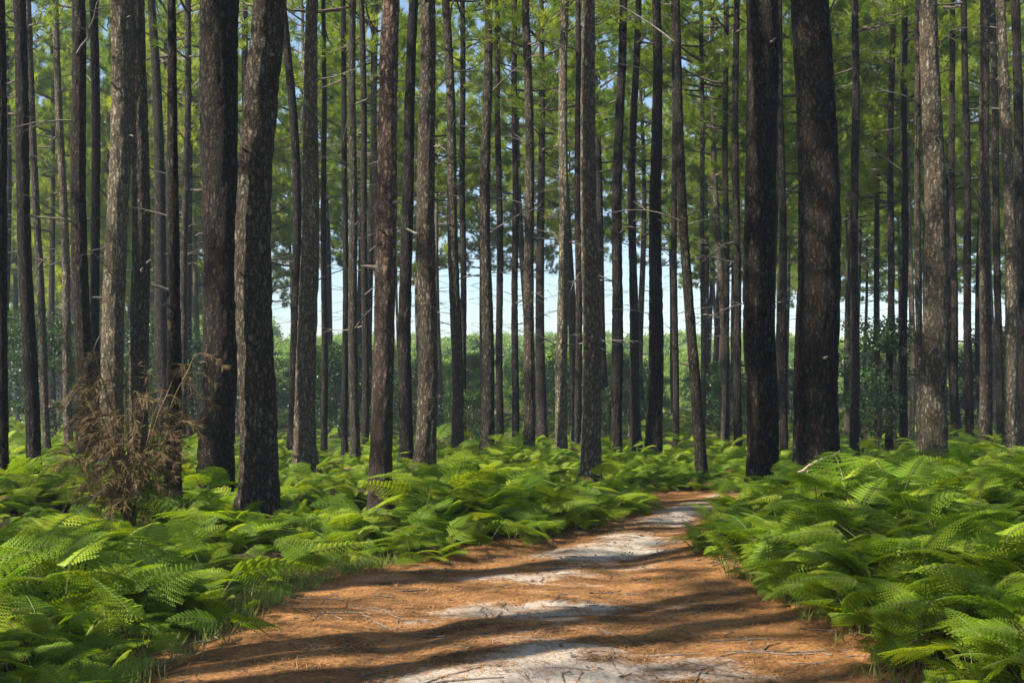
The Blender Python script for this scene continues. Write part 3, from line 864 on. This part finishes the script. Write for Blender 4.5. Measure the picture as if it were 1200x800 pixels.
src2 = bpy.data.collections.new('far_wood_source')
for k, (a, b) in enumerate(YOUNG):
    mb = bpy.data.objects.new('far_wood_%d' % k, b); src2.objects.link(mb)
pts, rot, scl, idx = [], [], [], []
for k in range(420):
    px = r.uniform(-120, 1320); d = r.uniform(115, 190); x = (px - CXP) * d / FPX
    pts.append((x, d, tz(x, d) - .3)); rot.append((0, 0, r.uniform(0, 6.28))); scl.append(r.uniform(.75, 1.55) * (1.35 if px < 300 else 1) * d / 150); idx.append(r.integers(4))
tag(instancer('far_wood', src2, pts, rot, scl, idx), 'far light green wood beyond the pines', None, None, 'stuff')

# ------------------------------------------------------------------ small things on the floor
r = np.random.default_rng(123)
def litter():
    n = 30000
    Y = 5.0 + 11 * r.random(n) ** 1.5; X = path_c(Y) + r.normal(0, .62, n) * (path_w(Y) + .25)
    sd, _ = sand_duff(X, Y)
    k = r.random(n) > sd * .8; X, Y = X[k], Y[k]; n = len(X)
    Zs = terrain(X, Y) + .012
    a = r.uniform(0, PI, n); L = r.uniform(.04, .09, n); up = r.normal(0, .12, n)
    dv = np.stack([np.cos(a), np.sin(a), up], 1) * L[:, None]; sv = np.stack([-np.sin(a), np.cos(a), 0 * a], 1) * .0022
    c = np.stack([X, Y, Zs], 1); cm = c + np.array([0, 0, .006])
    v = np.stack([c - dv, cm + sv, c + dv, cm - sv], 1).reshape(-1, 3)
    mb = MB(); mb.add(v, np.arange(4 * n).reshape(-1, 4), 0)
    for _ in range(260):
        y = 5.2 + 9 * r.random() ** 1.4; x = float(path_c(y)) + r.normal(0, .75) * (float(path_w(y)) + .2); L = r.uniform(.06, .34) * r.uniform(.4, 1); a_ = r.uniform(0, PI)
        q = np.linspace(-1, 1, 5); px_ = x + np.cos(a_) * L * q + r.normal(0, .06 * L, 5); py_ = y + np.sin(a_) * L * q + r.normal(0, .06 * L, 5)
        mb.add(*tube(np.stack([px_, py_, terrain(px_, py_) + .012], 1), r.uniform(.003, .007) * (1 - .25 * (q + 1)), 5), 1)
    for _ in range(900):      # flakes of bark
        y = 5.2 + 9 * r.random() ** 1.5; x = float(path_c(y)) + r.normal(0, .7) * (float(path_w(y)) + .2); e = r.uniform(.008, .028); a_ = r.uniform(0, PI)
        u_ = np.array([math.cos(a_), math.sin(a_), r.normal(0, .25)]) * e; w_ = np.array([-math.sin(a_), math.cos(a_), r.normal(0, .25)]) * e * .6
        p_ = np.array([x, y, tz(x, y) + .016]); mb.add(np.array([p_ - u_, p_ - w_ * .8, p_ + u_ * .8, p_ + w_]), np.array([[0, 1, 2, 3]]), 2)
    tag(obj('fallen_needles', mb.mesh('fallen_needles', [M_LITTER, M_DEAD, M_LIMB])), 'orange pine needles, bark flakes and twig bits scattered on the track', None, None, 'stuff')
litter()

def grass():
    cents, axes = [], []
    for _ in range(230):
        y = r.uniform(5.4, 10); sd = -1 if r.random() < .75 else 1
        x = float(path_c(y)) + sd * (float(path_w(y)) + abs(r.normal(.05, .25)))
        if sd < 0 and y < 7.2 and r.random() < .9: x -= r.uniform(-.1, .6)
        z = tz(x, y)
        for _k in range(r.integers(3, 8)):
            cents.append((x + r.normal(0, .04), y + r.normal(0, .04), z)); axes.append((r.normal(0, .3), r.normal(0, .3), 1))
    v, f = blades(np.array(cents), np.array(axes), 3, .13, .0035, .3, r)
    tag(obj('grass', make_mesh('grass', v, f, [M_GRASS])), 'short grass tufts along the track verges', None, None, 'stuff')
grass()

def stick(name, p0, p1, rad, label, mat):
    t = np.linspace(0, 1, 7)[:, None]
    p0, p1 = np.array(p0), np.array(p1)
    L = np.linalg.norm(p1 - p0)
    pts = p0 + (p1 - p0) * t + r.normal(0, .008, (7, 3)) * L
    c = p0.copy(); v, f = tube(pts - c, rad * (1 - .5 * t[:, 0]), 6)
    mb = MB(); mb.add(v, f)
    # two side stubs
    for q in (2, 4):
        e = pts[q] - c; dv = norm(r.normal(0, 1, 3)) * L * .12
        mb.add(*tube(e + dv * np.linspace(0, 1, 3)[:, None], rad * np.array([.5, .4, .2]), 4))
    o = obj(name, mb.mesh(name, [mat], True), None, tuple(c))
    tag(o, label, 'stick')
def at(px, py, d):
    return ((px - CXP) * d / FPX, d, EYE + (HOR - py) * d / FPX)
a = at(54, 768, 6.6); stick('broken_stalk', (a[0], 6.6, tz(a[0], 6.6) - .02), at(38, 722, 6.6), .011, 'pale broken stalk standing in the ferns at the front left', M_STRAW)
stick('bare_twig', at(92, 600, 9.9), at(122, 572, 10.1), .007, 'pale bare twig slanting out of the ferns before the dead bush', M_STRAW)
stick('fallen_branch', at(930, 556, 10.6), at(985, 528, 11.3), .02, 'pale dead branch slanting up out of the right ferns', M_STRAW)

def cone_mesh():
    mb = MB(); n = 70
    for k in range(n):
        u = k / n; z = -.035 + .08 * u; rad = .028 * math.sin(PI * (.12 + .8 * u)); a = k * 2.399
        d = np.array([math.cos(a), math.sin(a), .35]); s = np.array([-math.sin(a), math.cos(a), 0]) * .009
        c = np.array([math.cos(a) * rad * .3, math.sin(a) * rad * .3, z]); tip = c + d * (.012 + rad * .75)
        mb.add(np.array([c - s * .6, tip - s, tip + np.array([0, 0, .004]), tip + s]), np.array([[0, 1, 2, 3]]))
        mb.add(np.array([c - s * .6, tip - s, tip + s, c + s * .6]) - np.array([0, 0, .003]), np.array([[0, 1, 2, 3]]))
    return mb.mesh('pine_cone', [M_LIMB])

# ------------------------------------------------------------------ air
def haze():
    m, nt, out = new_mat('haze_air')
    pv = nt.nodes.new('ShaderNodeVolumePrincipled'); pv.inputs['Color'].default_value = (.72, .84, 1, 1)
    pv.inputs['Density'].default_value = .001; pv.inputs['Anisotropy'].default_value = .2
    nt.links.new(pv.outputs[0], out.inputs['Volume'])
    v = np.array([[x, y, z] for x in (-240, 240) for y in (-40, 260) for z in (-4, 45)], float)
    f = np.array([[0, 1, 3, 2], [4, 6, 7, 5], [0, 4, 5, 1], [2, 3, 7, 6], [0, 2, 6, 4], [1, 5, 7, 3]])
    tag(obj('haze', make_mesh('haze', v, f, [m])), 'thin bluish air that fades the far rows of pines', None, None, 'stuff')
haze()

# ------------------------------------------------------------------ light, sky, camera
EL, AZ = math.radians(40), math.radians(29)     # the sun stands on the left, a little behind the camera
w = bpy.data.worlds.new('World'); SC.world = w; w.use_nodes = True
nt = w.node_tree; nt.nodes.clear()
sky = nt.nodes.new('ShaderNodeTexSky'); sky.sky_type = 'NISHITA'; sky.sun_disc = False
sky.sun_elevation = EL; sky.sun_rotation = math.atan2(-math.cos(AZ), -math.sin(AZ))
sky.air_density = 1.0; sky.dust_density = .7; sky.ozone_density = 2.0
bg = nt.nodes.new('ShaderNodeBackground'); bg.inputs[1].default_value = .082
wo = nt.nodes.new('ShaderNodeOutputWorld')
nt.links.new(sky.outputs[0], bg.inputs[0]); nt.links.new(bg.outputs[0], wo.inputs[0])

from mathutils import Vector
sd = bpy.data.lights.new('sun', 'SUN'); sd.energy = 5.0; sd.angle = math.radians(.53); sd.color = (1, .94, .84)
so = bpy.data.objects.new('sun', sd); link(so)
tov = Vector((-math.cos(EL) * math.cos(AZ), -math.cos(EL) * math.sin(AZ), math.sin(EL)))
so.rotation_euler = tov.to_track_quat('Z', 'Y').to_euler(); so.location = (-30, -10, 40)

cd = bpy.data.cameras.new('camera'); cd.sensor_width = 36; cd.lens = 36 * FPX / 1200
cd.shift_y = (HOR - 400) / 1200; cd.clip_start = .1; cd.clip_end = 6000
co = bpy.data.objects.new('camera', cd); link(co); co.location = (0, 0, EYE); co.rotation_euler = (PI / 2, 0, 0)
SC.camera = co

SC.view_settings.view_transform = 'Standard'; SC.view_settings.look = 'None'
SC.view_settings.exposure = 1.38; SC.view_settings.gamma = 1
SC.render.engine = 'CYCLES'
cy = SC.cycles
cy.use_denoising = True; cy.max_bounces = 8; cy.diffuse_bounces = 4; cy.transmission_bounces = 6; cy.transparent_max_bounces = 8
cy.sample_clamp_indirect = 6
